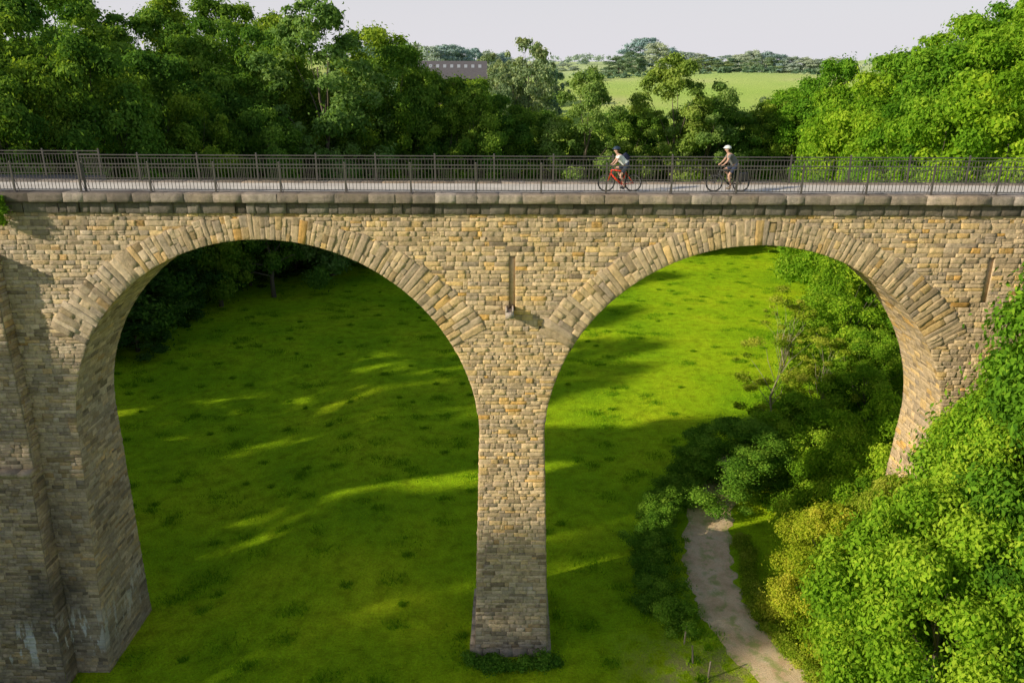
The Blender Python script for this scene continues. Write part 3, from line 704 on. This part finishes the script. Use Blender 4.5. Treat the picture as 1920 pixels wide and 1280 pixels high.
# ------------------------------------------------------------------ cyclists
def skin(name,verts,edges,mat,sub=2,parent=None,root=0):
    me=bpy.data.meshes.new(name+"_s"); me.from_pydata([v[:3] for v in verts],edges,[]); o=bpy.data.objects.new(name+"_s",me); link(o)
    md=o.modifiers.new("s",'SKIN'); md.use_smooth_shade=True
    for i,v in enumerate(verts):
        sv=me.skin_vertices[0].data[i]; sv.radius=(v[3],v[4] if len(v)>4 else v[3]); sv.use_root=(i==root)
    s=o.modifiers.new("d",'SUBSURF'); s.levels=sub; s.render_levels=sub
    dg=bpy.context.evaluated_depsgraph_get(); dg.update(); nm=bpy.data.meshes.new_from_object(o.evaluated_get(dg)); nm.name=name
    nm.materials.clear(); nm.materials.append(mat); bpy.data.objects.remove(o)
    return obj(name,nm,parent)
M_skin=simple("skin",(.50,.30,.22),.6,var=.06); M_tyre=simple("tyre_rubber",(.03,.03,.03),.8); M_rim=simple("rim_metal",(.25,.25,.26),.45,.5)
M_black=simple("black_trim",(.03,.03,.035),.5); M_hair=simple("brown_hair",(.08,.05,.03),.7); M_pack=simple("navy_backpack",(.015,.02,.05),.8)
def cyclist(loc,fcol,shirt,shorts,helmet,shoe,label_p,label_b,up,pannier,rot=0,lean=0.,pack=False):
    Mf=simple("bike_paint",fcol,.35,var=.05); Ms=simple("shirt_cloth",shirt,.9,var=.08); Mp=simple("shorts_cloth",shorts,.9); Mh=simple("helmet_shell",helmet,.4,var=.05); Mo=simple("shoe",shoe,.8)
    b=empty("bicycle",loc); b.rotation_euler=(0,0,rot); top(b,label_b,"bicycle")
    FX,RX,WR=-.60,.47,.345
    for wx in (FX,RX):
        we=empty("wheel",(wx,0,WR)); we.parent=b
        mb=MB(); mb.torus((0,0,0),WR-.022,.022); obj("tyre",mb.mesh("tyre",M_tyre,True),we)
        mb=MB(); mb.torus((0,0,0),WR-.05,.012); mb.tube([(0,-.05,0),(0,.05,0)],.022,10)
        for k in range(18):
            a=k*math.pi/9; mb.tube([(0,.02*(-1)**k,0),((WR-.05)*math.cos(a),0,(WR-.05)*math.sin(a))],.0022,4)
        obj("rim",mb.mesh("rim",M_rim,True),we)
    st=(.17,0,.78); bb=(0,0,.29); hd=(-.40,0,.86); hb=(-.44,0,.70)
    mb=MB(); mb.tube([bb,st],.024);mb.tube([bb,hb],.036);mb.tube([st,hd],.024);mb.tube([hd,hb],.028)
    for s in (-1,1):
        mb.tube([(0,.03*s,.29),(RX,.06*s,WR)],.013);mb.tube([(.16,.02*s,.74),(RX,.06*s,WR)],.011);mb.tube([(-.445,.05*s,.69),(-.50,.055*s,.5),(FX,.055*s,WR)],.016)
    obj("frame",mb.mesh("frame",Mf,True),b)
    mb=MB(); mb.tube([(-.40,0,.86),(-.38,0,1.0)],.014); mb.tube([(-.36,-.30,1.03),(-.41,-.12,1.02),(-.42,0,1.01),(-.41,.12,1.02),(-.36,.30,1.03)],.013); obj("handlebar",mb.mesh("handlebar",M_black,True),b)
    mb=MB(); mb.tube([(.17,0,.78),(.20,0,.94)],.013); mb.ell((.235,0,.965),(.13,.075,.035)); mb.ell((.10,0,.965),(.09,.03,.025)); obj("saddle",mb.mesh("saddle",M_black,True),b)
    th=up; ped=[]
    mb=MB(); mb.torus((0,-.05,.29),.085,.008)
    for s,a in ((-1,th),(1,th+math.pi)):
        px,pz=.17*math.cos(a),.29+.17*math.sin(a); mb.tube([(0,.07*s,.29),(px,.09*s,pz)],.012); mb.box((px-.045,.09*s-.045+.045*s,pz-.012),(px+.045,.09*s+.045+.045*s,pz+.012)); ped.append((px,pz))
    obj("crankset",mb.mesh("crankset",M_black),b)
    mb=MB(); 
    for s in (-1,): mb.tube([(.0,-.05,.375),(RX,-.05,WR+.04)],.005,4); mb.tube([(.0,-.05,.205),(RX,-.05,WR-.04)],.005,4)
    obj("chain",mb.mesh("chain",M_black),b)
    if pannier:
        for s in (-1,1):
            mb=MB(); mb.box((.36,.08*s-.07+.02*s,.42),(.70,.08*s+.07+.02*s,.76)); o=obj("pannier",mb.mesh("pannier",M_black),b); bv=o.modifiers.new("b",'BEVEL'); bv.width=.03; bv.segments=3
        mb=MB(); mb.tube([(.25,0,.74),(.72,0,.775)],.02); mb.tube([(.66,0,.77),(RX,0.05,WR)],.008); obj("luggage_rack",mb.mesh("luggage_rack",M_black),b)
    p=empty("person",loc); p.rotation_euler=(0,0,rot); top(p,label_p,"person")
    LX,LZ=-.09*lean,-.07*lean
    v=[];e=[]
    def av(x,y,z,r,r2=None,pa=None):
        v.append((x,y,z,r,r2 if r2 else r)); 
        if pa is not None: e.append((pa,len(v)-1))
        return len(v)-1
    pelv=av(.20,0,1.05,.12,.15); w1=av(.13+LX*.3,0,1.17,.105,.14,pelv); ch=av(.0+LX*.8,0,1.36+LZ*.7,.115,.165,w1); up_=av(-.07+LX,0,1.46+LZ,.09,.13,ch)
    nk=av(-.11+LX,0,1.54+LZ,.05,.05,up_); h1=av(-.15+LX,0,1.61+LZ,.068,.062,nk); h2=av(-.165+LX,0,1.68+LZ,.088,.075,h1); h3=av(-.15+LX,0,1.75+LZ,.072,.066,h2)
    nose=av(-.262+LX,0,1.655+LZ,.012,.012,h2)
    sleeves=[];legs=[]
    for s,(px,pz) in zip((-1,1),ped):
        s0=av(-.07+LX,.17*s,1.45+LZ,.055,.055,up_); el=av(-.20+LX*.5,.25*s,1.22+LZ*.3,.040,.040,s0); wr=av(-.345,.235*s,1.085,.026,.026,el); hn=av(-.375,.23*s,1.06,.030,.03,wr)
        sleeves.append((s0,el))
        for k,(dy,ln) in enumerate(((-.032,.9),(-.011,1.0),(.011,.95),(.032,.8))):
            f1=av(-.412,.23*s+dy,1.062,.0095,.0095,hn); f2=av(-.412-.01*ln,.23*s+dy,1.032,.0085,.0085,f1); av(-.385-.01*ln,.23*s+dy,1.012,.0075,.0075,f2)
        t1=av(-.375,.23*s-.045*s,1.04,.010,.010,hn); av(-.40,.23*s-.05*s,1.02,.0085,.0085,t1)
        hx,hz=.17,1.0; ax,az=px+.06,pz+.11; L1,L2=.43,.43
        dx,dz=ax-hx,az-hz; d=min(math.hypot(dx,dz),.85); m=d/2; hgt=math.sqrt(max(L1*L1-m*m,.0))
        ux,uz=dx/math.hypot(dx,dz),dz/math.hypot(dx,dz); kx,kz=hx+ux*m+uz*hgt,hz+uz*m-ux*hgt
        if kx>hx+ux*m: kx,kz=hx+ux*m-uz*hgt,hz+uz*m+ux*hgt
        l0=av(.17,.10*s,.99,.088,.088,pelv); mid=av((hx+kx)/2,.105*s,(hz+kz)/2,.074,.074,l0); kn=av(kx,.105*s,kz,.055,.055,mid)
        cf=av(kx*.65+ax*.35+.015,.105*s,kz*.65+az*.35,.054,.054,kn); an=av(ax,.11*s,az,.034,.034,cf); ft=av(px-.03,.12*s,pz+.035,.03,.035,an); av(px-.11,.12*s,pz+.03,.022,.035,ft); legs.append((l0,mid,kn,(px,pz,s,ax,az)))
    skin("body",v,e,M_skin,2,p)
    sv=[];se=[]
    def cp(i,g,pa): 
        q=v[i]; sv.append((q[0],q[1],q[2],q[3]+g,q[4]+g)); 
        if pa is not None: se.append((pa,len(sv)-1))
        return len(sv)-1
    a=cp(pelv,.016,None); b1=cp(w1,.022,a); c=cp(ch,.02,b1); d_=cp(up_,.018,c)
    for s0,el in sleeves:
        q=cp(s0,.02,d_); A,Bv=v[s0],v[el]; sv.append((A[0]*.45+Bv[0]*.55,A[1]*.45+Bv[1]*.55,A[2]*.45+Bv[2]*.55,.062,.062)); se.append((q,len(sv)-1))
    skin("shirt",sv,se,Ms,2,p)
    sv=[];se=[]; a=cp(pelv,.024,None); sv.append((.15,0,1.13,.13,.16)); se.append((0,1))
    for l0,mid,kn,_ in legs:
        q=cp(l0,.018,a); q2=cp(mid,.016,q); A,Bv=v[mid],v[kn]; sv.append((A[0]*.5+Bv[0]*.5,A[1],A[2]*.5+Bv[2]*.5,.08,.08)); se.append((q2,len(sv)-1))
    skin("shorts",sv,se,Mp,2,p)
    for l in legs:
        px,pz,s,ax,az=l[3]; skin("shoe",[(ax+.02,.12*s,az-.04,.042,.042),(px+.045,.12*s,pz+.05,.045,.045),(px-.05,.12*s,pz+.045,.036,.045),(px-.14,.12*s,pz+.035,.026,.04)],[(0,1),(1,2),(2,3)],Mo,2,p,1)
    if pack: skin("backpack",[(.25+LX*.4,0,1.26+LZ*.3,.08,.13),(.20+LX*.8,0,1.40+LZ*.6,.105,.15),(.12+LX,0,1.53+LZ,.07,.12)],[(0,1),(1,2)],M_pack,2,p,1)
    mb=MB(); mb.ell((-.15+LX,0,1.715+LZ),(.15,.115,.125),16,10,-.02); mb.ell((-.27+LX,0,1.735+LZ),(.06,.075,.018)); obj("helmet",mb.mesh("helmet",Mh,True),p)
    mb=MB(); mb.ell((-.115+LX,0,1.675+LZ),(.085,.082,.075)); obj("hair",mb.mesh("hair",M_hair,True),p)
    mb=MB(); mb.ell((-.237+LX,-.035,1.69+LZ),(.012,.014,.009)); mb.ell((-.237+LX,.035,1.69+LZ),(.012,.014,.009)); obj("eyes",mb.mesh("eyes",M_black,True),p)
    mb=MB(); mb.ell((-.15+LX,-.08,1.665+LZ),(.02,.012,.032)); mb.ell((-.15+LX,.08,1.665+LZ),(.02,.012,.032)); obj("ears",mb.mesh("ears",M_skin,True),p)
cyclist((4.32,.80,21.372),(.85,.06,.02),(.82,.84,.87),(.03,.04,.07),(.03,.05,.09),(.05,.05,.06),"cyclist in white jersey, navy backpack and dark helmet","red touring bicycle ridden across the viaduct deck",-1.2,False,lean=1.0,pack=True)
cyclist((8.62,.85,21.372),(.04,.04,.045),(.16,.16,.16),(.035,.045,.09),(.80,.80,.80),(.45,.36,.26),"cyclist in grey shirt, dark shorts and white helmet","black bicycle with rear panniers on the viaduct deck",-1.7,True,lean=.3)
# ------------------------------------------------------------------ light, sky, camera
EL=math.radians(23); hx_,hy_=.91,.4146
v=Vector((hx_*math.cos(EL),hy_*math.cos(EL),-math.sin(EL)))
L=bpy.data.lights.new("sun",'SUN'); L.energy=5; L.angle=math.radians(.9); L.color=(1,.90,.70)
so=bpy.data.objects.new("sun",L); so.rotation_euler=v.to_track_quat('-Z','Y').to_euler(); link(so)
w=bpy.data.worlds.new("World"); scene.world=w; w.use_nodes=True; nt=w.node_tree; bg=nt.nodes["Background"]
sk=nt.nodes.new("ShaderNodeTexSky"); sk.sky_type='NISHITA'; sk.sun_disc=False; sk.sun_elevation=EL; sk.sun_rotation=math.atan2(-hx_,-hy_); sk.dust_density=1.0; sk.air_density=1.0; sk.ozone_density=1.0
hsv=nt.nodes.new("ShaderNodeHueSaturation"); hsv.inputs["Saturation"].default_value=.85; nt.links.new(sk.outputs[0],hsv.inputs["Color"])
nt.links.new(hsv.outputs[0],bg.inputs[0]); bg.inputs[1].default_value=.12
tc=nt.nodes.new("ShaderNodeTexCoord"); sp=nt.nodes.new("ShaderNodeSeparateXYZ"); nt.links.new(tc.outputs["Generated"],sp.inputs[0])
hz=nt.nodes.new("ShaderNodeMapRange"); hz.interpolation_type='SMOOTHSTEP'; hz.inputs[1].default_value=-.02; hz.inputs[2].default_value=.42; hz.inputs[3].default_value=1; hz.inputs[4].default_value=0; nt.links.new(sp.outputs[2],hz.inputs[0])
bg2=nt.nodes.new("ShaderNodeBackground"); bg2.inputs[0].default_value=(.75,.735,.78,1); bg2.inputs[1].default_value=1.0
mx=nt.nodes.new("ShaderNodeMixShader"); nt.links.new(hz.outputs[0],mx.inputs[0]); nt.links.new(bg.outputs[0],mx.inputs[1]); nt.links.new(bg2.outputs[0],mx.inputs[2]); nt.links.new(mx.outputs[0],nt.nodes["World Output"].inputs[0])
cam=bpy.data.cameras.new("camera"); cam.sensor_width=36; cam.lens=28; cam.clip_end=12000; cam.clip_start=.5
co=bpy.data.objects.new("camera",cam); co.location=(0,-31.2,26)
mt=Matrix.Rotation(math.radians(90-18.9),4,'X')@Matrix.Rotation(math.radians(.22),4,'Z')
co.rotation_euler=mt.to_euler(); link(co); scene.camera=co
scene.view_settings.view_transform='Standard'; scene.view_settings.look='None'; scene.view_settings.exposure=0
print("TREES",ntree)
